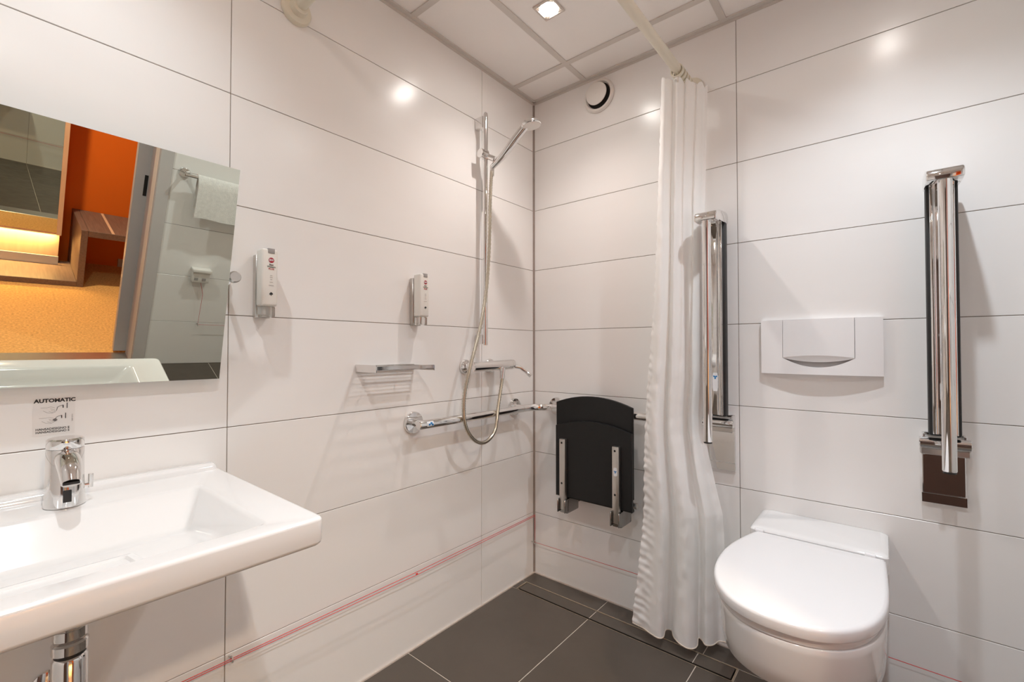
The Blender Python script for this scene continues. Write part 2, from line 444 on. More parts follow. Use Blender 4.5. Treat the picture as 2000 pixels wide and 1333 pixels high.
# ---- slide rail with hand shower
ry = -.412
t = thing('shower_rail', 'chrome vertical shower slide rail on the left wall above the mixer', 'shower rail', (0, ry, 1.12))
b = B(); b.tube([(.052, ry, 1.12), (.052, ry, 1.125), (.052, ry, 2.10), (.052, ry, 2.108), (.050, ry, 2.113)], [.0095, .0105, .0105, .0085, .004], 18); fin('rail_tube', b, M['chrome'], t, smooth=40)
for z0, z1 in ((2.048, 2.098), (1.125, 1.165)):
    b = B(); b.box(.001, .046, ry-.012, ry+.012, z0, z1, .004, 2); fin('bracket', b, M['chrome'], t, smooth=40)
b = B(); b.cyl((.052, ry-.034, 1.929), (.052, ry+.006, 1.929), .019, 24, bev=.002); b.cyl((.052, ry, 1.913), (.052, ry, 1.945), .0155, 24)
b.tube([(.052, ry+.002, 1.927), (.075, ry+.012, 1.915), (.092, ry+.016, 1.905)], [.012, .0125, .0135], 18)
fin('slider', b, M['chrome'], t, smooth=40)
# hand shower
h0 = Vector((.078, -.398, 1.875)); h1 = Vector((.262, -.368, 2.012))
t = thing('hand_shower', 'chrome hand shower with a white spray face resting in the slide rail holder', 'shower head', h0)
ax = (h1-h0); side = Vector((0, 1, 0))
pts = smoothpath([h0, h0+ax*.3, h0+ax*.6+Vector((0, 0, .012)), h0+ax*.85+Vector((0, 0, .018)), h1+Vector((-.002, 0, .014))], 6)
b = B(); n = len(pts); b.tube(pts, [.0115+.0045*math.sin(PI*min(1, i/(n-1)*.85)) for i in range(n)], 18); fin('handle', b, M['chrome'], t, smooth=50)
dn = Vector((.12, .12, -1)).normalized()
b = B(); b.lathe([(.005, -.018), (.020, -.0165), (.036, -.009), (.041, .0), (.041, .004), (.038, .007)], h1, dn, 36); fin('head_shell', b, M['chrome'], t, smooth=40)
b = B(); b.lathe([(.0375, .003), (.0375, .0085), (.033, .0105), (.0005, .0115)], h1, dn, 36); fin('spray_face', b, M['white'], t, smooth=40)
# hose
P = [(.083, -.334, 1.005), (.085, -.345, .955), (.092, -.375, .86), (.10, -.392, .81), (.104, -.41, .765), (.105, -.447, .735), (.105, -.49, .728), (.102, -.535, .75), (.10, -.572, .80),
     (.10, -.586, .87), (.10, -.577, .95), (.10, -.545, 1.05), (.098, -.495, 1.18), (.092, -.452, 1.33), (.086, -.428, 1.48), (.082, -.417, 1.62), (.080, -.412, 1.74), (.079, -.405, 1.83), tuple(h0)]
hp = smoothpath(P, 16)
t = thing('shower_hose', 'ribbed metal shower hose hanging in a loop over the grab bar', 'hose', P[0])
b = B(); b.tube(hp, .0075, 12, rfun=lambda i: .0078 if i % 2 else .0064); fin('hose_tube', b, M['hose'], t, smooth=60)
b = B(); b.cyl(Vector(P[0])+Vector((0, .002, .018)), Vector(P[0])+Vector((0, -.006, -.028)), .0105, 18); fin('lower_nut', b, M['chrome'], t, smooth=40)
b = B(); b.cyl(Vector(h0)+Vector((0, -.001, -.04)), Vector(h0)+Vector((0, 0, .004)), .0095, 18); fin('upper_nut', b, M['chrome'], t, smooth=40)

# ---- mixer
t = thing('shower_mixer', 'chrome single lever shower mixer on the left wall above the grab bar', 'faucet', (0, -.40, 1.03))
for yy in (-.481, -.331):
    b = B(); b.lathe([(.032, 0), (.032, .004), (.027, .016), (.020, .022), (.016, .030), (.016, .05)], (.001, yy, 1.03), (1, 0, 0), 32); fin('wall_rosette', b, M['chrome'], t, smooth=40)
b = B(); b.tube([(.062, -.502, 1.03), (.062, -.50, 1.03), (.062, -.30, 1.034), (.062, -.262, 1.035)], [.018, .021, .0225, .0225], 24); fin('body', b, M['chrome'], t, smooth=40)
b = B(); b.tube([(.062, -.2615, 1.035), (.062, -.245, 1.0355), (.062, -.238, 1.0355)], [.0225, .0225, .017], 24); fin('cartridge_cap', b, M['chrome'], t, smooth=40)
b = B(); b.tube([(.070, -.250, 1.030), (.090, -.222, 1.022), (.112, -.205, 1.000), (.130, -.196, .982)], [.011, .0085, .0075, .009], 16); fin('lever', b, M['chrome'], t, smooth=40)
b = B(); b.cyl((.070, -.334, 1.03), (.082, -.334, 1.006), .012, 20); fin('outlet', b, M['chrome'], t, smooth=40)

# ---- wire shelf
t = thing('wire_shelf', 'small chrome wire shelf for soap under the second dispenser', 'shelf', (0, -.876, 1.045))
zs = 1.040
for yy in (-.986, -.748):
    b = B(); b.box(.001, .118, yy-.0025, yy+.0025, 1.0285, 1.053 if yy < -.9 else 1.047, .001, 1)
    fin('side_plate', b, M['chrome'], t)
b = B(); b.box(.115, .119, -.986, -.748, zs-.004, zs+.009, .001, 1); fin('front_rim', b, M['chrome'], t)
b = B(); b.box(.001, .006, -.986, -.748, zs-.012, zs+.009, .001, 1); fin('back_rim', b, M['chrome'], t)
for i in range(8):
    xx = .017+i*.0125
    b = B(); b.cyl((xx, -.985, zs), (xx, -.749, zs), .0022, 8); fin('wire', b, M['chrome'], t, smooth=60)
for yy in (-.94, -.815):
    b = B(); b.cyl((.006, yy, zs-.003), (.118, yy, zs-.003), .002, 8); fin('cross_wire', b, M['chrome'], t, smooth=60)

# ---- corner grab bar
t = thing('grab_bar', 'chrome corner grab bar running along both shower walls', 'grab bar', (0, -.4, .832))
xb, zb = .075, .832
path = [Vector((xb, -.785, zb)), Vector((xb, -.78, zb)), Vector((xb, -.5, zb)), Vector((xb, -.19, zb))]
path += arc((xb+.09, -xb-.09, zb), .09, PI, PI/2, 10, (1, 0, 0), (0, 1, 0))
path += [Vector((.30, -xb, zb)), Vector((.78, -xb, zb))]
b = B(); b.tube(path, [.0135]+[.0165]*(len(path)-1), 22); fin('bar_tube', b, M['chrome'], t, smooth=40)
ros = [((.001, -.751, zb), (1, 0, 0)), ((.001, -.160, zb), (1, 0, 0)), ((.140, -.001, zb), (0, -1, 0)), ((.745, -.001, zb), (0, -1, 0))]
for o_, a_ in ros:
    b = B(); b.lathe([(.041, 0), (.041, .008), (.038, .012), (.014, .013), (.0125, .016), (.0125, .06)], o_, a_, 36); fin('wall_flange', b, M['chrome'], t, smooth=40)
for q in (((.1655, -xb, zb), (.168, -xb, zb)), ((xb, -.1895, zb), (xb, -.192, zb))):
    b = B(); b.tube(q, [.0169, .0169], 22); fin('coupling_ring', b, M['satin'], t, smooth=40)
def bluemark(parent, org, r, u, w_, h_, paper=True, name='maker_label', zoff=0):
    """small white label with a blue three petal mark"""
    org = Vector(org); r = Vector(r).normalized(); u = Vector(u).normalized(); n = r.cross(u)
    b = B(); o = [org + r*a*w_/2 + u*c*h_/2 for a, c in ((-.7, -1), (.7, -1), (1, -.6), (1, .6), (.7, 1), (-.7, 1), (-1, .6), (-1, -.6))]
    b.ring_loft([[p for p in o], [p + n*.0004 for p in o]])
    lb = fin(name, b, M['paper'], parent)
    b = B(); s = min(w_, h_)*.24
    for k in range(3):
        a = 2*PI*k/3+.5
        b.disc(org + n*.0006 + (r*math.cos(a)+u*math.sin(a))*s*.85 + u*zoff, r*math.cos(a)+u*math.sin(a), -r*math.sin(a)+u*math.cos(a), s*.8, 12, s*.6)
    fin('blue_mark', b, M['blue'], lb)
# label wraps the bar: built as a curved patch
b = B(); rings = []
for yy in (-.757, -.727):
    rings.append([Vector((xb+.0168*math.cos(a), yy, zb+.0168*math.sin(a))) for a in [(-.35+1.1*i/8) for i in range(9)]])
b.ring_loft(rings, False, False, closed=False); lb = fin('maker_label', b, M['paper'], t)
b = B()
for cyy, ca in ((-.738, .32), (-.747, .05), (-.733, -.05)):
    rings = [[Vector((xb+.0172*math.cos(ca+.2*j), cyy+k_, zb+.0172*math.sin(ca+.2*j))) for j in (-1, -.5, 0, .5, 1)] for k_ in (-.0045, 0, .0045)]
    b.ring_loft(rings, False, False, closed=False)
fin('blue_mark', b, M['blue'], lb)

# ---- folded shower seat
t = thing('folding_shower_chair', 'black shower chair hung on the grab bar and folded flat against the wall', 'chair', (.39, -.07, .40))
def panel(xa, xb_, z0, zt_side, zt_mid, y0, y1, n=14, drop=0):
    pts = [(xa, z0), (xb_, z0 + drop)]
    for i in range(n+1):
        q = i/n; x = xb_+(xa-xb_)*q
        pts.append((x, zt_side + (zt_mid-zt_side)*(1-(2*q-1)**2)))
    return pts
def rounded_panel(name, poly, y0, y1, m, ed=.004):
    cx = sum(p[0] for p in poly)/len(poly); cz = sum(p[1] for p in poly)/len(poly)
    def ring(y, sh): return [Vector((p[0]+(cx-p[0])*sh, y, p[1]+(cz-p[1])*sh)) for p in poly]
    b = B(); b.ring_loft([ring(y0, .02), ring(y0+(ed if y1 > y0 else -ed), 0), ring(y1-(ed if y1 > y0 else -ed), 0), ring(y1, .02)])
    return fin(name, b, m, t, smooth=30)
rounded_panel('backrest', panel(.205, .573, .50, .866, .901, 0, 0), -.094, -.108, M['black'])
rounded_panel('seat', panel(.216, .577, .455, .765, .797, 0, 0), -.112, -.130, M['black'])
for xc in (.264, .517):
    b = B(); b.box(xc-.015, xc+.015, -.150, -.131, .405, .712, .003, 2); ba = fin('support_bar', b, M['satin'], t, smooth=40)
    for z in (.695, .52):
        b = B(); b.lathe([(.0045, -.001), (.0045, .0006)], (xc-.002, -.150, z), (0, -1, 0), 16); fin('screw_hole', b, M['dark'], ba)
    b = B(); b.box(xc-.021, xc+.021, -.140, -.045, .388, .452, .005, 2); b.box(xc-.021, xc-.015, -.160, -.13, .395, .452, .002, 1); b.box(xc+.0152, xc+.021, -.160, -.13, .395, .452, .002, 1)
    fk = fin('hinge_foot', b, M['zinc'], t, smooth=40)
    b = B(); b.cyl((xc, -.05, .42), (xc, -.001, .42), .012, 18); fin('wall_buffer', b, M['rubber'], t, smooth=40)
    b = B(); b.box(xc-.014, xc+.014, -.096, -.0915, .44, .86, .002, 1); b.box(xc-.014, xc+.014, -.096, -.05, .852, .857, .001, 1); fin('hook_arm', b, M['satin'], t)
bluemark(t, (.517, -.1502, .612), (1, 0, 0), (0, 0, 1), .016, .034)
b = B(); b.cyl((.555, -.095, .475), (.585, -.095, .475), .012, 6); fin('pivot_nut', b, M['satin'], t)

# ---- curtain rod
t = thing('curtain_rod', 'cream L-shaped curtain rod under the ceiling', 'curtain rod', (.78, -1.193, 2.125))
zr, xr, yr = 2.124, .78, -1.193
pp = [Vector((0.002, yr, zr)), Vector((xr-.12, yr, zr))] + arc((xr-.12, yr+.12, zr), .12, -PI/2, 0, 10, (1, 0, 0), (0, 1, 0))[1:] + [Vector((xr, -.6, zr+.002)), Vector((xr, -.002, zr+.004))]
b = B(); b.tube(pp, .0165, 22); fin('rod_tube', b, M['cream'], t, smooth=40)
for o_, a_ in (((.001, yr, zr-.004), (1, 0, 0)), ((xr, -.001, zr), (0, -1, 0))):
    b = B(); b.lathe([(.044, 0), (.044, .008), (.040, .014), (.026, .017), (.022, .034), (.0175, .036)], o_, a_, 36); fin('wall_flange', b, M['cream'], t, smooth=40)

# ---- curtain
t = thing('shower_curtain', 'off-white shower curtain gathered on the rod beside the toilet', 'curtain', (.78, -.1, .05))
prof_t = [(.716, -.135), (.728, -.185), (.748, -.195), (.757, -.150), (.766, -.165), (.785, -.168), (.791, -.120), (.800, -.130), (.812, -.118), (.817, -.075), (.826, -.085), (.838, -.070), (.840, -.045), (.848, -.034)]
prof_b = [(.587, -.158), (.645, -.163), (.700, -.180), (.713, -.165), (.702, -.115), (.722, -.105), (.745, -.145), (.785, -.168), (.816, -.155), (.827, -.130), (.818, -.092), (.834, -.100), (.852, -.117), (.869, -.095), (.874, -.060), (.886, -.052), (.905, -.048)]
def sample(prof, n):
    Q = smoothpath([(p[0], p[1], 0) for p in prof], 12)
    L = [0]
    for a, c in zip(Q[:-1], Q[1:]): L.append(L[-1]+(c-a).length)
    out = []; k = 0
    # uniform in profile index so folds stay together from top to hem
    for i in range(n+1):
        f = i/n*(len(Q)-1); k = min(int(f), len(Q)-2); out.append(Q[k].lerp(Q[k+1], f-k))
    return out
NU, NV = 160, 430
pt, pb = sample(prof_t, NU), sample(prof_b, NU)
xl = [(2.10, .716), (1.48, .690), (.97, .652), (.46, .634), (.06, .587)]
xrr = [(2.10, .848), (1.65, .834), (1.0, .834), (.86, .823), (.79, .827), (.64, .860), (.5, .892), (.06, .905)]
def interp(tab, z):
    for (z0, x0), (z1, x1) in zip(tab[:-1], tab[1:]):
        if z >= z1: q = (z0-z)/(z0-z1); return x0+(x1-x0)*max(0, min(1, q))
    return tab[-1][1]
bm = bmesh.new(); grid = []
from mathutils import noise as mn
for j in range(NV+1):
    row = []
    zt, zb_ = 2.092, .045
    z = zt+(zb_-zt)*j/NV
    f = j/NV; fs = min(1, max(0, f*1.05))
    e = f**.9
    for i in range(NU+1):
        u = i/NU
        a, c = pt[i], pb[i]
        xn = (a.x-.716)/(.848-.716)*(1-e) + (c.x-.587)/(.905-.587)*e
        x = interp(xl, z)+(interp(xrr, z)-interp(xl, z))*xn
        y = a.y+(c.y-a.y)*e
        # gentle irregularity
        y += .010*mn.noise(Vector((x*9, z*2.2, 3)))*min(1, f*4) + .0025*mn.noise(Vector((x*40, z*22, 7)))
        x += .006*mn.noise(Vector((u*6, z*2.0, 11)))*min(1, f*4)
        # puckered hem down the leading edge
        k = max(0, 1-u/.085)
        if k > 0:
            ph = z*2*PI/.030 + 2.4*mn.noise(Vector((z*9, 0, 4))) + u*26
            y += .0048*k**.5*(math.sin(ph)*.35+mn.noise(Vector((u*30, z*34, 1)))); x += .0032*k**.5*(math.sin(ph*.77+1)*.35+mn.noise(Vector((u*30, z*40, 5))))
        zz = z
        if j < 18: zz = z - .030*max(0, 1-u/.10)*(1-j/18)
        if j < 8: zz = zz + .012*(abs(math.sin(u*PI*6.5)))*(1-j/8)
        if j > NV-16:
            zz = z + .012*mn.noise(Vector((u*5, 0, 2)))*((j-NV+16)/16)
        row.append(bm.verts.new((x, y, zz)))
    grid.append(row)
for j in range(NV):
    for i in range(NU):
        bm.faces.new((grid[j][i], grid[j][i+1], grid[j+1][i+1], grid[j+1][i]))
cu = fin('curtain_cloth', bm, M['curtain'], t, smooth=180)
# stitched hem
b = B(); hem = []
for i in range(0, NU+1):
    v = cu.data.vertices[NV*(NU+1)+i].co + Vector(t.location)
    hem.append(v)
b.tube(hem, .0021, 6); fin('bottom_hem', b, mat('hem_fabric', (.80, .70, .58), .85, noise=(200, (1, 1, 1), .15)), t, smooth=60)
for k, yy in enumerate((-.166, -.140, -.114, -.088, -.062, -.036)):
    b = B(); rr = []
    for q in range(29):
        a = 2*PI*q/28
        rr.append((xr+.0225*math.cos(a), yy, zr-.003+.0225*math.sin(a)))
    # flat plastic ring
    rings = []
    for (dr, dy) in ((0, -.007), (.004, -.007), (.004, .007), (0, .007)):
        rings.append([Vector((xr+(.0195+dr)*math.cos(2*PI*q/28), yy+dy, zr-.002+(.0195+dr)*math.sin(2*PI*q/28))) for q in range(28)])
    rings.append(rings[0]); b.ring_loft(rings, False, False)
    b.box(xr-.004, xr+.004, yy-.004, yy+.004, zr-.046, zr-.020, .001, 1)
    rg = fin('curtain_ring', b, M['cream'], t, smooth=40)
    if k == 0:
        b = B(); b.lathe([(.004, 0), (.004, .002)], (xr-.003, yy-.0085, zr-.040), (0, -1, 0), 14); fin('eyelet', b, M['satin'], rg)

# ---- floor drain
t = thing('floor_drain', 'long tile-filled linear shower drain with dark gaps along the right wall', 'drain', ((DX0+DX1)/2, (DYa+DYb)/2, -.012))
b = B()
for q in ((DX0, DX1, DYb-.0035, DYb), (DX0, DX1, DYa, DYa+.0012), (DX0, DX0+.0035, DYa+.0015, DYb-.0035), (DX1-.0035, DX1, DYa+.0015, DYb-.0035)): b.box(*q, -.012, .0009)
fin('drain_frame', b, M['glue'], t)
b = B(); b.box(DX0+.0036, DX1-.0036, DYa+.0016, DYb-.0036, -.0122, -.011); b.box(DX0+.0085, DX1-.0085, DYa+.0112, DYb-.0050, -.011, -.0016); fin('drain_tray', b, M['dark'], t)  # tray coloured near-black, the shade of the gap put into its colour
for a, c in ((DX0+.009, .404), (.4065, .818), (.8205, DX1-.009)):
    b = B(); b.box(a, c, DYa+.0112, DYb-.0050, -.0015, -.0003); fin('insert_tile', b, M['floor_tile'], t)
for q in ((.404, .4065), (.818, .8205)):
    b = B(); b.box(q[0], q[1], DYa+.0112, DYb-.0050, -.0015, -.0006); fin('insert_joint', b, M['floor_grout'], t)

# ---- red alarm cord
t = thing('alarm_string', 'thin red alarm string strung low along the left shower wall and past the drain', 'string', (0, -.6, .29))
def cord(name, P, r=.0011):
    b = B(); b.tube(P, r, 6); return fin(name, b, M['red'], t, smooth=60)
cx = .022
cord('cord_strand', [(cx, -2.3, .296), (cx, -1.356, .290), (cx, -.748, .287), (cx, -.022, .292)])
cord('cord_strand', [(cx+.003, -2.3, .288), (cx+.002, -1.356, .286), (cx+.004, -.748, .2785), (cx, -.022, .286)])
cord('cord_strand', [(cx, -.022, .292), (cx, -cx, .158), (.53, -cx, .168), (.96, -cx, .171)])
def eyelet(P, ax):
    P = Vector(P); b = B(); u = Vector((0, 0, 1)); ax = Vector(ax)
    v = Vector((0, 1, 0)) if abs(ax.x) > .5 else Vector((1, 0, 0))
    b.tube([P+ax*.0+ (u*math.cos(a)+ax*math.sin(a))*.008 for a in [2*PI*i/16 for i in range(17)]], .0016, 8)
    b.cyl(P-ax*.022, P-ax*.007, .002, 8)
    fin('cord_eyelet', b, M['satin'], t, smooth=60)
eyelet((cx, -1.356, .288), (1, 0, 0)); eyelet((cx, -cx, .158), (1, 0, 0)); eyelet((.96, -cx, .171), (0, -1, 0))
b = B(); b.lathe([(.001, -.005), (.0035, -.002), (.0035, .002), (.001, .005)], (cx+.002, -.748, .281), (0, 1, 0), 10); fin('knot', b, M['red'], t, smooth=60)
t = thing('alarm_string', 'thin red alarm string on the wall right of the toilet, leading to the alarm switch', 'string', (X1, -.4, .17))
cord('cord_strand', [(1.352, -cx, .1715), (1.535, -cx, .169), (X1-cx, -cx, .17), (X1-cx, -cx, .29), (X1-cx, -.879, .289), (X1-.03, -.884, .50), (X1-.03, -.905, .573)])
eyelet((X1-cx, -.879, .289), (-1, 0, 0)); eyelet((X1-cx, -cx, .17), (-1, 0, 0))

# ================================================================== SOAP DISPENSERS
def dispenser(y, label):
    t = thing('soap_dispenser', label, 'soap dispenser', (0, y, 1.19), 'wall soap dispensers')
    b = B(); b.box(.001, .020, y-.020, y+.020, 1.191, 1.366, .002, 1); b.box(.0195, .024, y-.016, y+.016, 1.20, 1.36, .001, 1); fin('wall_plate', b, M['satin'], t, smooth=40)
    b = B(); b.box(.0245, .064, y-.021, y+.021, 1.222, 1.378, .006, 3); bo = fin('bottle', b, M['bottle'], t, smooth=40)
    b = B(); b.box(.027, .058, y-.018, y+.018, 1.192, 1.2215, .004, 2); fin('clear_base', b, M['clear'], t, smooth=40)
    b = B(); b.box(.048, .0655, y-.006, y+.012, 1.366, 1.3795, .0015, 2); fin('push_button', b, M['greybtn'], t, smooth=40)
    xf = .0643; R_, U_ = (0, 1, 0), (0, 0, 1); yo = y+.003
    b = B(); b.disc((xf+.0002, yo, 1.347), R_, U_, .0065, 28); b.disc((xf+.00005, yo, 1.347), R_, U_, .0073, 28); em = fin('round_emblem', b, M['inkred'], bo)
    text_mesh('lettering', 'BW', .0078, (xf+.0005, yo, 1.347), R_, U_, M['paper'], bo, sx=.9, bold=.0002)
    text_mesh('lettering', 'Best', .0062, (xf+.0002, yo, 1.3345), R_, U_, M['ink'], bo, bold=.0001)
    text_mesh('lettering', 'Western', .0062, (xf+.0002, yo, 1.3290), R_, U_, M['inkgreen'], bo, bold=.0001)
    text_mesh('lettering', 'PLUS', .0068, (xf+.0002, yo, 1.3230), R_, U_, M['inkred'], bo, bold=.0001)
    b = B()
    for i, (w_, zz) in enumerate(((.006, 1.305), (.007, 1.300), (.005, 1.294), (.008, 1.287), (.013, 1.278))):
        b.box(xf+.0001, xf+.0003, yo-w_/2, yo+w_/2, zz-.0006, zz+.0006)
    fin('fine_print', b, M['inkgrey'], bo)
    b = B()
    for dy, dz, r in ((0, .002, .0034), (-.0025, .0005, .0024), (.0025, .001, .0022)): b.disc((xf+.0003+dy*.01, yo+dy, 1.254+dz), R_, U_, r, 12)
    b.box(xf+.0002, xf+.0004, yo-.0008, yo+.0008, 1.2495, 1.255)
    fin('tree_emblem', b, M['ink'], bo)
    return t
d1 = dispenser(-1.286, 'white soap dispenser on the wall between the mirror and the shower, larger in view')
d2 = dispenser(-.733-.015, 'white soap dispenser on the wall above the wire shelf')

# ================================================================== WASHBASIN SIDE
# ---- tilted mirror
TA = .2437; mx, mz = .0787, 1.2
def mp(s, y, n=0): return Vector((mx+s*math.sin(TA)+n*math.cos(TA), y, mz+s*math.cos(TA)-n*math.sin(TA)))
t = thing('tilting_mirror', 'frameless tilted mirror above the washbasin', 'mirror', (mx, -1.70, mz))
ya, yb_ = -1.397, -1.997; s0, s1 = -.177, .3455
b = B(); b.ring_loft([[mp(s0, ya, -.0006), mp(s1, ya, -.0006), mp(s1, yb_, -.0006), mp(s0, yb_, -.0006)], [mp(s0, ya), mp(s1, ya), mp(s1, yb_), mp(s0, yb_)]]); fin('mirror_face', b, M['mirror'], t)
b = B(); b.ring_loft([[mp(s0, ya, -.006), mp(s1, ya, -.006), mp(s1, yb_, -.006), mp(s0, yb_, -.006)], [mp(s0, ya, -.0008), mp(s1, ya, -.0008), mp(s1, yb_, -.0008), mp(s0, yb_, -.0008)]]); fin('glass_pane', b, M['glass_edge'], t)
for yy in (-1.381, -2.013):
    b = B(); b.cyl((.001, yy, 1.287), (.012, yy, 1.287), .017, 24); b.cyl((.012, yy, 1.287), (.078, yy, 1.287), .0065, 16); fin('pivot_arm', b, M['chrome'], t, smooth=40)
    q = 1 if yy > -1.7 else -1
    b = B(); b.lathe([(.012, 0), (.0145, .002), (.0145, .016), (.012, .0185)], (.074, yy, 1.287), (1, 0, 0), 26); fin('tilt_knob', b, M['satin'], t, smooth=40)
    b = B(); b.box(.070, .092, min(yy, yy-q*.04), max(yy, yy-q*.04), 1.281, 1.293, .001, 1); fin('edge_clamp', b, M['satin'], t)

# ---- washbasin
sy0, sy1 = -1.984, -1.394; sxf = .567; zt = .80
t = thing('washbasin', 'white rectangular ceramic washbasin under the mirror', 'sink', (.28, -1.69, .70))
bm = bmesh.new()
def rrect(x0, x1, y0, y1, r, z, n=6):
    pts = []
    for cx_, cy_, a0 in ((x1-r, y1-r, 0), (x0+r, y1-r, PI/2), (x0+r, y0+r, PI), (x1-r, y0+r, 1.5*PI)):
        for k in range(n+1):
            a = a0+PI/2*k/n; pts.append(Vector((cx_+r*math.cos(a), cy_+r*math.sin(a), z)))
    return pts
def rrect4(x0, x1, y0, y1, rs, z, n=6):
    pts = []
    for cx_, cy_, a0, r in ((x1-rs[0], y1-rs[0], 0, rs[0]), (x0+rs[1], y1-rs[1], PI/2, rs[1]), (x0+rs[2], y0+rs[2], PI, rs[2]), (x1-rs[3], y0+rs[3], 1.5*PI, rs[3])):
        for k in range(n+1):
            a = a0+PI/2*k/n; pts.append(Vector((cx_+r*math.cos(a), cy_+r*math.sin(a), z)))
    return pts
b = B(); R0 = [.014, .006, .006, .014]
rings = []
rings.append(rrect(.12, .36, -1.82, -1.56, .05, .690))               # underside centre
rings.append(rrect(.08, .43, -1.90, -1.48, .06, .705))
rings.append(rrect(.03, .52, -1.95, -1.43, .04, .738))
rings.append(rrect4(.006, .550, sy0+.015, sy1-.015, [.02]*4, .748))
rings.append(rrect4(.004, .5625, sy0+.004, sy1-.004, R0, .7505))
rings.append(rrect4(.003, .5655, sy0+.001, sy1-.001, R0, .754))
rings.append(rrect4(.002, .567, sy0, sy1, R0, .758))
rings.append(rrect4(.002, .567, sy0, sy1, R0, .7935))
rings.append(rrect4(.002, .5665, sy0+.0006, sy1-.0006, R0, .7965))
rings.append(rrect4(.003, .5645, sy0+.0025, sy1-.0025, R0, .7990))
rings.append(rrect4(.005, .5615, sy0+.0055, sy1-.0055, R0, .800))
rings.append(rrect4(.007, .558, sy0+.009, sy1-.009, R0, .800))
rings.append(rrect(.160, .522, sy0+.077, sy1-.075, .014, .7992))
rings.append(rrect(.165, .517, sy0+.082, sy1-.080, .014, .7978))
rings.append(rrect(.170, .513, sy0+.087, sy1-.085, .014, .794))
def slope(r, d=0):
    for v in r: v.z = .727 + (v.x-.24)*.15 + d
    return r
rings.append(slope(rrect(.222, .490, sy0+.125, sy1-.112, .016, 0), .012))
rings.append(slope(rrect(.232, .484, sy0+.135, sy1-.120, .018, 0), .003))
rings.append(slope(rrect(.248, .470, sy0+.150, sy1-.135, .020, 0)))
rings.append(slope(rrect(.30, .44, sy0+.23, sy1-.23, .02, 0)))
b.ring_loft(rings)
fin('basin', b, M['ceramic'], t, smooth=50)
b = B(); b.ring_loft([rrect4(.003, .050, sy0+.004, sy1-.006, [.012, .004, .004, .012], .796), rrect4(.003, .048, sy0+.006, sy1-.008, [.012, .004, .004, .012], .809), rrect4(.004, .043, sy0+.010, sy1-.012, [.012, .004, .004, .012], .8135)])
fin('rear_ledge', b, M['ceramic'], t, smooth=50)
# raised drain shelf in the bowl front
b = B()
b.ring_loft([slope(rrect(.318, .432, -1.800, -1.618, .010, 0), -.003), slope(rrect(.319, .431, -1.799, -1.619, .010, 0), .0025), slope(rrect(.323, .427, -1.795, -1.623, .009, 0), .0042),
             slope(rrect(.331, .417, -1.787, -1.631, .008, 0), .0042), slope(rrect(.335, .413, -1.783, -1.635, .007, 0), -.001), slope(rrect(.35, .40, -1.76, -1.66, .007, 0), -.0012)])
fin('drain_tray', b, M['ceramic'], t, smooth=40)

# ---- basin tap
tx, ty = .113, -1.686
t = thing('basin_tap', 'chrome sensor tap standing on the washbasin', 'faucet', (tx, ty, .80))
def ov(cx_, cy_, rx, ryy, z, n=36): return [Vector((cx_+rx*math.cos(2*PI*k/n), cy_+ryy*math.sin(2*PI*k/n), z)) for k in range(n)]
b = B(); b.ring_loft([ov(tx, ty, .036, .0305, .8005), ov(tx, ty, .036, .0305, .803), ov(tx-.001, ty, .034, .0288, .83), ov(tx-.002, ty, .032, .028, .87), ov(tx-.003, ty, .0315, .0275, .9095), ov(tx-.003, ty, .0308, .0268, .9105)])
fin('body', b, M['chrome'], t, smooth=40)
b = B(); b.ring_loft([ov(tx-.003, ty, .0308, .0268, .911), ov(tx-.003, ty, .0315, .0275, .912), ov(tx-.003, ty, .0315, .0275, .927), ov(tx-.003, ty, .0285, .0245, .930)]); fin('cap', b, M['chrome'], t, smooth=40)
b = B(); b.tube(smoothpath([(tx+.010, ty, .893), (tx+.035, ty, .890), (tx+.062, ty, .877), (tx+.080, ty, .856)], 5), [.018, .0182, .0185, .0187, .0187, .0187, .0185, .0183, .018, .0175, .017, .0165, .016, .0155, .015, .0145][:16], 24); fin('spout', b, M['chrome'], t, smooth=40)
dA = Vector((.22, 0, -1)).normalized()
b = B(); b.lathe([(.0118, -.002), (.0118, .002), (.0105, .0025), (.0001, .0025)], (tx+.080, ty, .856), dA, 24); fin('aerator', b, M['dark'], t)
b = B(); b.box(tx+.0300, tx+.0352, ty-.006, ty+.006, .811, .834, .0008, 1); fin('sensor_window', b, M['rubber'], t)
b = B(); b.cyl((tx+.002, ty+.024, .832), (tx+.002, ty+.036, .832), .0035, 14); b.cyl((tx+.002, ty+.037, .826), (tx+.002, ty+.037, .853), .0042, 16); fin('mixing_lever', b, M['chrome'], t, smooth=40)

# ---- drain pipe under the basin
px, py = .245, -1.69
t = thing('drain_pipe', 'chrome drain pipe with ring joints under the washbasin', 'pipe', (px, py, .35))
b = B(); b.lathe([(.0235, -.0), (.0235, .016), (.0215, .017), (.0215, .045), (.020, .046), (.020, .06)], (px, py, .600), (0, 0, 1), 32); fin('upper_sleeve', b, M['chrome'], t, smooth=35)
b = B(); b.lathe([(.0215, .0), (.0248, .003), (.0248, .018), (.0215, .021)], (px, py, .573), (0, 0, 1), 32); fin('union_nut', b, M['chrome'], t, smooth=35)
b = B(); b.lathe([(.021, 0), (.021, .006)], (px, py, .567), (0, 0, 1), 32); fin('rubber_seal', b, M['rubber'], t, smooth=35)
b = B(); b.lathe([(.0245, .0), (.0245, .21), (.0225, .215), (.0205, .217)], (px, py, .352), (0, 0, 1), 32); b.tube([(px, py, .40), (px-.12, py, .40), (.001, py, .40)], .016, 20); fin('bottle_trap', b, M['chrome'], t, smooth=35)
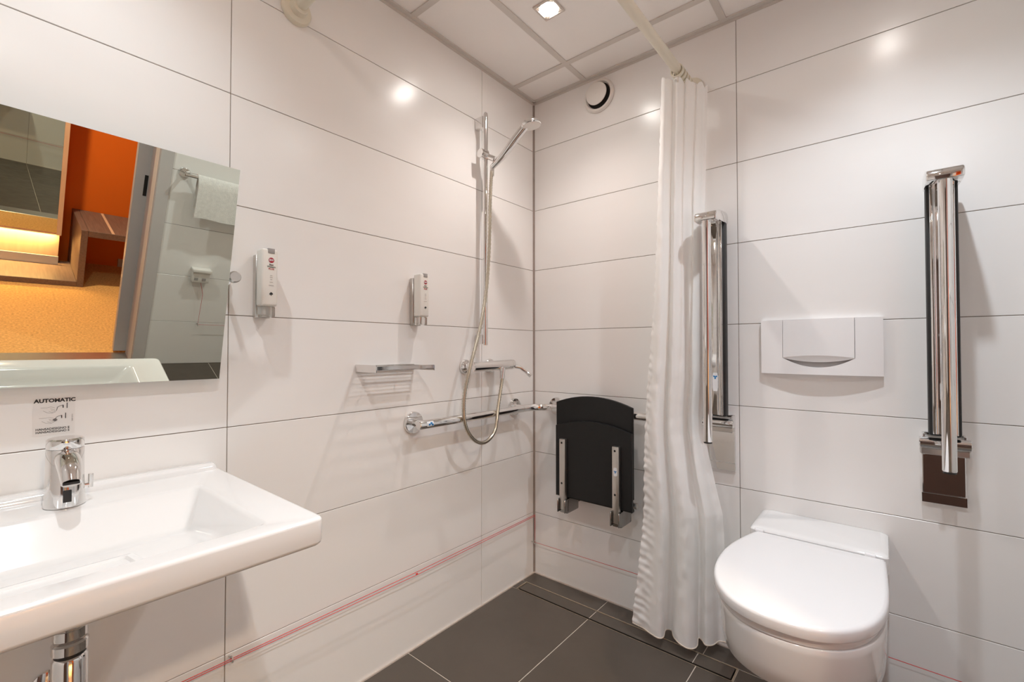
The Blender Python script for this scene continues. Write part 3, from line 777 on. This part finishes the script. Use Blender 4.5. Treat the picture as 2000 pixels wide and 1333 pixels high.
b = B(); b.lathe([(.035, 0), (.035, .003), (.02, .012), (.017, .012)], (.001, py, .40), (1, 0, 0), 28); fin('wall_rosette', b, M['chrome'], t, smooth=35)
# stop valve to the left, behind the trap
t = thing('stop_valve', 'chrome angle valve on the wall behind the drain pipe', 'valve', (0, -1.725, .585))
b = B(); b.lathe([(.028, 0), (.028, .003), (.018, .012), (.010, .013), (.010, .05)], (.001, -1.705, .60), (1, 0, 0), 28); b.cyl((.045, -1.705, .585), (.045, -1.705, .64), .009, 16); fin('valve_body', b, M['chrome'], t, smooth=35)
b = B(); b.cyl((.050, -1.705, .60), (.078, -1.705, .60), .014, 12); fin('valve_handle', b, M['chrome'], t, smooth=35)
b = B(); b.tube(smoothpath([(.045, -1.705, .64), (.06, -1.70, .68), (.085, -1.69, .688)], 5), .005, 10); fin('supply_tube', b, M['hose'], t, smooth=60)

# ---- instruction sticker
t = thing('instruction_sticker', 'clear sticker with hand and tap drawings on the wall above the tap', 'sticker', (0, -1.692, .925))
b = B(); b.box(.0003, .0006, -1.7235, -1.6605, .923, .9995); fin('film', b, M['film'], t)
R_, U_ = (0, 1, 0), (0, 0, 1); xf = .0008
text_mesh('lettering', 'AUTOMATIC', .0105, (xf, -1.691, .9955), R_, U_, M['ink'], t, sx=1.02, bold=.00045)
text_mesh('lettering', 'HANSADESIGNO E', .0062, (xf, -1.694, .9365), R_, U_, M['ink'], t, sx=.98, bold=.0001)
text_mesh('lettering', 'HANSADESIGNO S', .0062, (xf, -1.694, .9305), R_, U_, M['ink'], t, sx=.98, bold=.0001)
text_mesh('lettering', '0604 2010', .0035, (xf, -1.6645, .957), (0, 0, 1), (0, -1, 0), M['inkgrey'], t)
def strokes(name, lines, r=.00035, m='ink'):
    b = B()
    for L in lines: b.tube([(xf, p[0], p[1]) for p in L], r, 5)
    return fin(name, b, M[m], t)
for dz, dy, k in ((0, 0, 0), (-.0215, .004, 1)):
    y0, z0 = -1.7125+dy*-.5, .978+dz
    strokes('hand_drawing', [[(y0, z0+.0035), (y0+.009, z0+.003), (y0+.015, z0+.0045), (y0+.021, z0+.002)], [(y0+.004, z0-.003), (y0+.010, z0-.0075), (y0+.017, z0-.009), (y0+.023, z0-.006)],
             [(y0+.014, z0+.001), (y0+.020, z0-.002), (y0+.0225, z0-.0045)], [(y0+.015, z0-.002), (y0+.019, z0-.0045), (y0+.0215, z0-.0065)], [(y0+.012, z0-.0045), (y0+.016, z0-.0065), (y0+.019, z0-.008)]], .0003, 'inkgrey')
    strokes('tap_drawing', [[(y0+.0235, z0-.004), (y0+.025, z0+.003), (y0+.0285, z0+.0055), (y0+.034, z0+.007)]], .0004)
    strokes('tap_drawing', [[(y0+.0395, z0+.000), (y0+.0395, z0+.0115)]], .0007)
    strokes('tap_drawing', [[(y0+.0335, z0+.001), (y0+.0335, z0+.0065)]], .0008)
    if k:
        b = B(); b.disc((xf+.0002, y0+.0235, z0-.002), R_, U_, .0036, 16, .0028); fin('ring_drawing', b, M['ink'], t)
        b = B(); b.box(xf+.0003, xf+.0005, y0+.0205, y0+.0265, z0-.0024, z0-.0016); fin('ring_band', b, M['film'], t)

# ================================================================== TOILET SIDE
# ---- flush plate
t = thing('flush_plate', 'white wall flush plate above the toilet', 'flush plate', (1.184, 0, 1.02))
fx0, fx1, fz0, fz1 = 1.016, 1.352, 1.019, 1.204; fc = (fx0+fx1)/2; fh = (fx1-fx0)/2
def fy(x, z):
    a = (x-fc)/fh; q = (z-fz0)/(fz1-fz0)
    return -(.014 + .016*(1-a*a)*(1-.55*q))
fxa, fxb = 1.084, 1.281
def scoop(x): 
    a = (x-(fxa+fxb)/2)/((fxb-fxa)/2); return 1.074 - .031*(1-a*a)
bm = bmesh.new(); nx, nz = 40, 12
def patch(bm, xs, zf0, zf1, dep=0, n=12):
    g = []
    for x in xs:
        a, c = zf0(x), zf1(x)
        g.append([bm.verts.new((x, fy(x, a+(c-a)*k/n)+dep, a+(c-a)*k/n)) for k in range(n+1)])
    for A, C in zip(g[:-1], g[1:]):
        for k in range(n): bm.faces.new((A[k], C[k], C[k+1], A[k+1]))
    return g
def lin(a, c, n): return [a+(c-a)*i/n for i in range(n+1)]
def solid_patch(xs, zf0, zf1, back=-.0005, dep=0, n=12):
    bm = bmesh.new(); g = patch(bm, xs, zf0, zf1, dep, n)
    loop = [g[i][0] for i in range(len(g))] + [g[-1][k] for k in range(1, n+1)] + [g[i][n] for i in range(len(g)-2, -1, -1)] + [g[0][k] for k in range(n-1, 0, -1)]
    bk = [bm.verts.new((v.co.x, back, v.co.z)) for v in loop]
    for i in range(len(loop)):
        j = (i+1) % len(loop); bm.faces.new((loop[i], bk[i], bk[j], loop[j]))
    bm.faces.new(bk)
    return bm
gp = .0012
def bot(x): return fz0
def top(x): return fz1
def join(bms):
    out = bmesh.new()
    for q in bms:
        me = bpy.data.meshes.new('tmp'); q.to_mesh(me); q.free(); out.from_mesh(me); bpy.data.meshes.remove(me)
    return out
fr = join([solid_patch(lin(fx0, fxa-gp, 8), bot, top), solid_patch(lin(fxb+gp, fx1, 8), bot, top), solid_patch(lin(fxa-gp, fxb+gp, 24), bot, lambda x: scoop(max(fxa, min(fxb, x)))-.0005)])
fin('frame', fr, M['flush'], t, smooth=30)
def flap_bot(x):
    a = (x-(fxa+fxb)/2)/((fxb-fxa)/2); return 1.075 + .0075*(1-a*a)
fin('flush_flap', solid_patch(lin(fxa, fxb, 24), flap_bot, top, dep=-.001), M['flush'], t, smooth=30)
bm = bmesh.new(); g = []
for x in lin(fxa, fxb, 24):
    a = (x-(fxa+fxb)/2)/((fxb-fxa)/2); z1_, z0_ = flap_bot(x), 1.073-.013*(1-a*a)
    g.append([bm.verts.new((x, fy(x, z1_)+.0+(.012*(1-a*a))*k/6, z1_+(z0_-z1_)*k/6)) for k in range(7)])
for A, C in zip(g[:-1], g[1:]):
    for k in range(6): bm.faces.new((A[k], C[k], C[k+1], A[k+1]))
fin('finger_scoop', bm, M['flush'], t, smooth=40)
b = B(); b.box(fxa, fxb, -.012, -.0008, 1.035, 1.20); fin('inner_case', b, M['greybtn'], t)

# ---- toilet
TX = 1.186; ZL = .530
t = thing('toilet', 'white wall-hung toilet with its lid closed', 'toilet', (TX, -.2, .15))
def egg(hw_b, hw, yb, ys, yf, z, n=40, ex=2.35, cx_=TX, rb=None):
    """outline: back edge at yb (half width hw_b), widest hw at ys, tip at yf"""
    pts = []; m = 14
    for i in range(m):
        q = i/m; pts.append((hw_b+(hw-hw_b)*math.sin(q*PI/2), yb+(ys-yb)*q))
    k = n//2
    for i in range(k+1):
        a = PI/2*i/k
        pts.append((hw*max(0, math.cos(a))**(2/ex), ys+(yf-ys)*math.sin(a)**(2/ex)))
    rb = hw_b if rb is None else rb
    rt = [(rb+(hw-rb)*math.sin(i/m*PI/2), p[1]) if i < m else p for i, p in enumerate(pts)]
    return [Vector((cx_+p[0], p[1], z)) for p in rt] + [Vector((cx_-p[0], p[1], z)) for p in pts[-2::-1]]
LX = 1.1735
def lidr(d, z, c=0): return egg(.143-d, .1835-d, -.212-d*.4, -.43, -.708+d, z, cx_=LX, rb=.178-d)
b = B(); b.ring_loft([lidr(.006, ZL-.030), lidr(.001, ZL-.0275), lidr(0, ZL-.025), lidr(0, ZL-.0085), lidr(.001, ZL-.005), lidr(.004, ZL-.0015), lidr(.009, ZL-.0003), lidr(.014, ZL), lidr(.09, ZL+.0015)])
fin('lid', b, M['lid'], t, smooth=60)
b = B(); b.ring_loft([lidr(.014, ZL-.047), lidr(.0095, ZL-.045), lidr(.0085, ZL-.0415), lidr(.0085, ZL-.0315)]); fin('seat_ring', b, M['lid'], t, smooth=50)
SH = .172
b = B(); b.ring_loft([rrect4(TX-SH, TX+SH, -.205, -.001, [.012]*4, ZL-.045), rrect4(TX-SH, TX+SH, -.205, -.001, [.012]*4, ZL-.001), rrect4(TX-SH+.002, TX+SH-.002, -.202, -.001, [.012]*4, ZL+.003), rrect4(TX-SH+.007, TX+SH-.007, -.196, -.001, [.012]*4, ZL+.006), rrect4(TX-SH+.014, TX+SH-.014, -.188, -.001, [.014]*4, ZL+.007), rrect4(TX-SH+.018, TX+SH-.018, -.184, -.001, [.014]*4, ZL+.0075)])
fin('rear_shelf', b, M['ceramic'], t, smooth=28)
for sx_ in (-1, 1):
    b = B(); b.cyl((TX+sx_*.125-.006, -.209, ZL+.001), (TX+sx_*.150-.006, -.209, ZL+.001), .007, 16, bev=.002); fin('hinge', b, M['lid'], t, smooth=40)
# bowl: a full-width rear block with the basin bulging forward from it
b = B()
def body(hwb, hw, ys, yf, z): return egg(hwb, hw, -.001, ys, yf, z, ex=2.35, cx_=1.178)
rings = [body(.150, .145, -.08, -.15, .105), body(.160, .155, -.09, -.17, .115), body(.164, .160, -.10, -.185, .135), body(.166, .162, -.11, -.20, .20), body(.167, .158, -.14, -.28, .272), body(.168, .150, -.22, -.45, .290), body(.169, .152, -.28, -.54, .305), body(.170, .160, -.34, -.605, .324),
         body(.170, .167, -.38, -.645, .346), body(.170, .172, -.41, -.675, .368), body(.170, .174, -.42, -.688, .41), body(.170, .1755, -.43, -.697, .465), body(.170, .1755, -.43, -.698, .480), body(.169, .174, -.43, -.696, .4828)]
b.ring_loft(rings); fin('bowl', b, M['ceramic'], t, smooth=60)

# ---- hinged support rails
def rail(xc, label):
    t = thing('hinged_rail', label, 'grab rail', (xc, 0, .66), 'folding support rails beside the toilet')
    b = B(); b.box(xc-.046, xc+.046, -.012, -.0008, .655, .86, .002, 1); wp = fin('wall_plate', b, M['chrome'], t)
    b = B(); b.box(xc-.048, xc+.048, -.018, -.0125, .656, .684, .001, 1); fin('cover_lip', b, M['chrome'], wp)
    for q in (-.046, .040):
        b = B(); b.box(xc+q, xc+q+.006, -.05, -.012, .80, .86, .002, 1); fin('hinge_cheek', b, M['chrome'], t)
    b = B(); b.cyl((xc-.054, -.055, .836), (xc+.054, -.055, .836), .0165, 24, bev=.002); fin('hinge_barrel', b, M['chrome'], t, smooth=40)
    b = B(); b.box(xc-.052, xc+.052, -.062, -.035, .803, .822, .003, 1); fin('hinge_stop', b, M['satin'], t)
    b = B(); b.box(xc-.034, xc+.034, -.080, -.045, .86, 1.565, .006, 2); ar = fin('arm_core', b, M['rubber'], t, smooth=40)
    b = B(); b.box(xc-.026, xc+.026, -.087, -.0805, .866, 1.562, .002, 2); b.box(xc-.026, xc-.014, -.094, -.0865, .866, 1.562, .002, 2); b.box(xc+.014, xc+.026, -.094, -.0865, .866, 1.562, .002, 2); fin('arm_channel', b, M['chrome'], t, smooth=40)
    b = B()
    pr = []
    for (y, z) in [(-.042, 1.560), (-.042, 1.588), (-.055, 1.598)] + [(-.055-.118*i/6, 1.598-.002*i) for i in range(1, 6)] + [(-.190, 1.578), (-.197, 1.566), (-.197, 1.548), (-.16, 1.548), (-.10, 1.560)]: pr.append((y, z))
    b.prism(pr, 0, xc-.037, xc+.037); es = [e for e in b.bm.edges]; bmesh.ops.bevel(b.bm, geom=es, offset=.004, segments=2, affect='EDGES', profile=.5, clamp_overlap=True); fin('end_cap', b, M['chrome'], t, smooth=50)
    b = B(); b.tube([(xc, -.18, .785), (xc, -.18, .787), (xc, -.18, 1.55)], [.0138, .0148, .0148], 24); lt = fin('lower_tube', b, M['chrome'], t, smooth=40)
    b = B(); b.cyl((xc, -.18, .780), (xc, -.18, .7855), .0135, 20); fin('tube_plug', b, M['rubber'], lt)
    bluemark(t, (xc, -.0875, .985), (1, 0, 0), (0, 0, 1), .020, .066, zoff=.018)
    return t
rail(1.482, 'chrome folded-up grab rail on the wall to the right of the toilet')
rail(.881, 'chrome folded-up grab rail on the wall between the curtain and the flush plate')

# ================================================================== SEEN IN THE MIRROR
# ---- towel rail and towel
t = thing('towel_rail', 'chrome towel rail on the wall beside the door, seen in the mirror', 'towel rail', (X1, -.94, 1.19))
b = B(); b.cyl((X1-.062, -1.075, 1.192), (X1-.062, -.55, 1.192), .009, 18, bev=.002); fin('rail_tube', b, M['chrome'], t, smooth=40)
for yy in (-1.062, -.565):
    b = B(); b.lathe([(.027, 0), (.027, .006), (.022, .012), (.009, .013), (.009, .055)], (X1-.001, yy, 1.192), (-1, 0, 0), 28); fin('wall_flange', b, M['chrome'], t, smooth=40)
t = thing('hand_towel', 'white terry towel folded over the towel rail, seen in the mirror', 'towel', (X1-.062, -.82, .97))
sec = [(X1-.040, 1.02), (X1-.044, 1.15), (X1-.049, 1.195), (X1-.062, 1.2095), (X1-.075, 1.195), (X1-.080, 1.15), (X1-.084, .975), (X1-.072, .973), (X1-.0725, 1.15), (X1-.070, 1.194), (X1-.062, 1.2025), (X1-.0535, 1.194), (X1-.050, 1.15), (X1-.048, 1.02)]
b = B(); rings = []
for i in range(13):
    y = -1.012+(.39)*i/12; wv = .004*math.sin(i*1.3)
    rings.append([Vector((x+wv*(1 if z < 1.15 else .2), y+.003*math.sin(z*40), z+.003*math.sin(i*.9)*(1 if z < 1.1 else 0))) for x, z in sec])
b.ring_loft(rings); fin('towel_cloth', b, M['towel'], t, smooth=60)
# ---- alarm pull switch
t = thing('alarm_switch', 'white alarm pull switch box on the wall below the towel, seen in the mirror', 'switch', (X1, -.91, .60))
b = B(); b.box(X1-.040, X1-.001, -.955, -.865, .575, .645, .005, 2); fin('box', b, M['white'], t, smooth=40)
b = B(); b.box(X1-.052, X1-.001, -.960, -.860, .640, .662, .006, 2); fin('cover_flap', b, M['white'], t, smooth=40)
b = B(); b.box(X1-.0415, X1-.0405, -.945, -.925, .590, .606); b.box(X1-.0415, X1-.0405, -.905, -.885, .590, .606); fin('marking', b, M['greybtn'], t)

# ---- hall furniture beyond the door
t = thing('hall_bench', 'dark wooden bench in the hall, seen in the mirror through the door', 'bench', (3.36, -.8, 0))
b = B(); b.box(3.10, HX-.002, -1.262, .35, .385, .43, .002, 1); tp = fin('bench_top', b, M['wood'], t)
b = B(); b.box(3.10, HX-.002, -1.300, -1.2625, .0, .43, .002, 1); fin('side_board', b, M['wood'], t)
b = B(); b.box(3.10, 3.50, -2.45, -1.3005, .0, .040, .002, 1); fin('plinth_board', b, M['wood'], t)
for yy in (-1.13, -.86):
    b = B(); b.box(3.105, HX-.01, yy-.008, yy+.008, .430, .4312); fin('pale_strip', b, M['lightwood'], tp)  # thin pale strips across the bench top
b = B(); b.box(3.10, HX-.002, .31, .349, 0, .384, .002, 1); fin('end_board', b, M['wood'], t)
t = thing('hall_mirror', 'tall wall mirror with a light wood edge in the hall, seen in the tilted mirror', 'mirror', (3.42, -1.85, .27))
b = B(); b.box(3.41, 3.50, -2.40, -1.372, .27, 2.05); b.box(3.50, HX-.001, -2.3, -1.45, .10, 2.0); fin('mirror_body', b, M['lightwood'], t)
b = B(); b.box(3.407, 3.4098, -2.38, -1.392, .285, 2.03); fin('mirror_glass', b, M['mirror'], t)
b = B(); b.box(3.400, 3.4095, -1.3915, -1.366, .27, 2.05, .001, 1); b.box(3.400, 3.4095, -2.40, -2.3805, .27, 2.05, .001, 1); fin('edge_strip', b, M['lightwood'], t)
b = B(); b.box(3.44, 3.50, -2.40, -1.372, .0405, .2695); fin('lit_backboard', b, M['lightwood'], t)
b = B(); b.box(3.405, 3.412, -2.40, -1.372, .0405, .105, .001, 1); fin('lower_lip', b, M['doorgrey'], t)
b = B(); b.box(3.4135, 3.4355, -2.4, -1.375, .2645, .2695); fin('strip_light', b, mat('strip_glow', (1, .8, .5), .5, noise=(5, (1, 1, 1), .01), emis=(1, .62, .22, 3)), t)
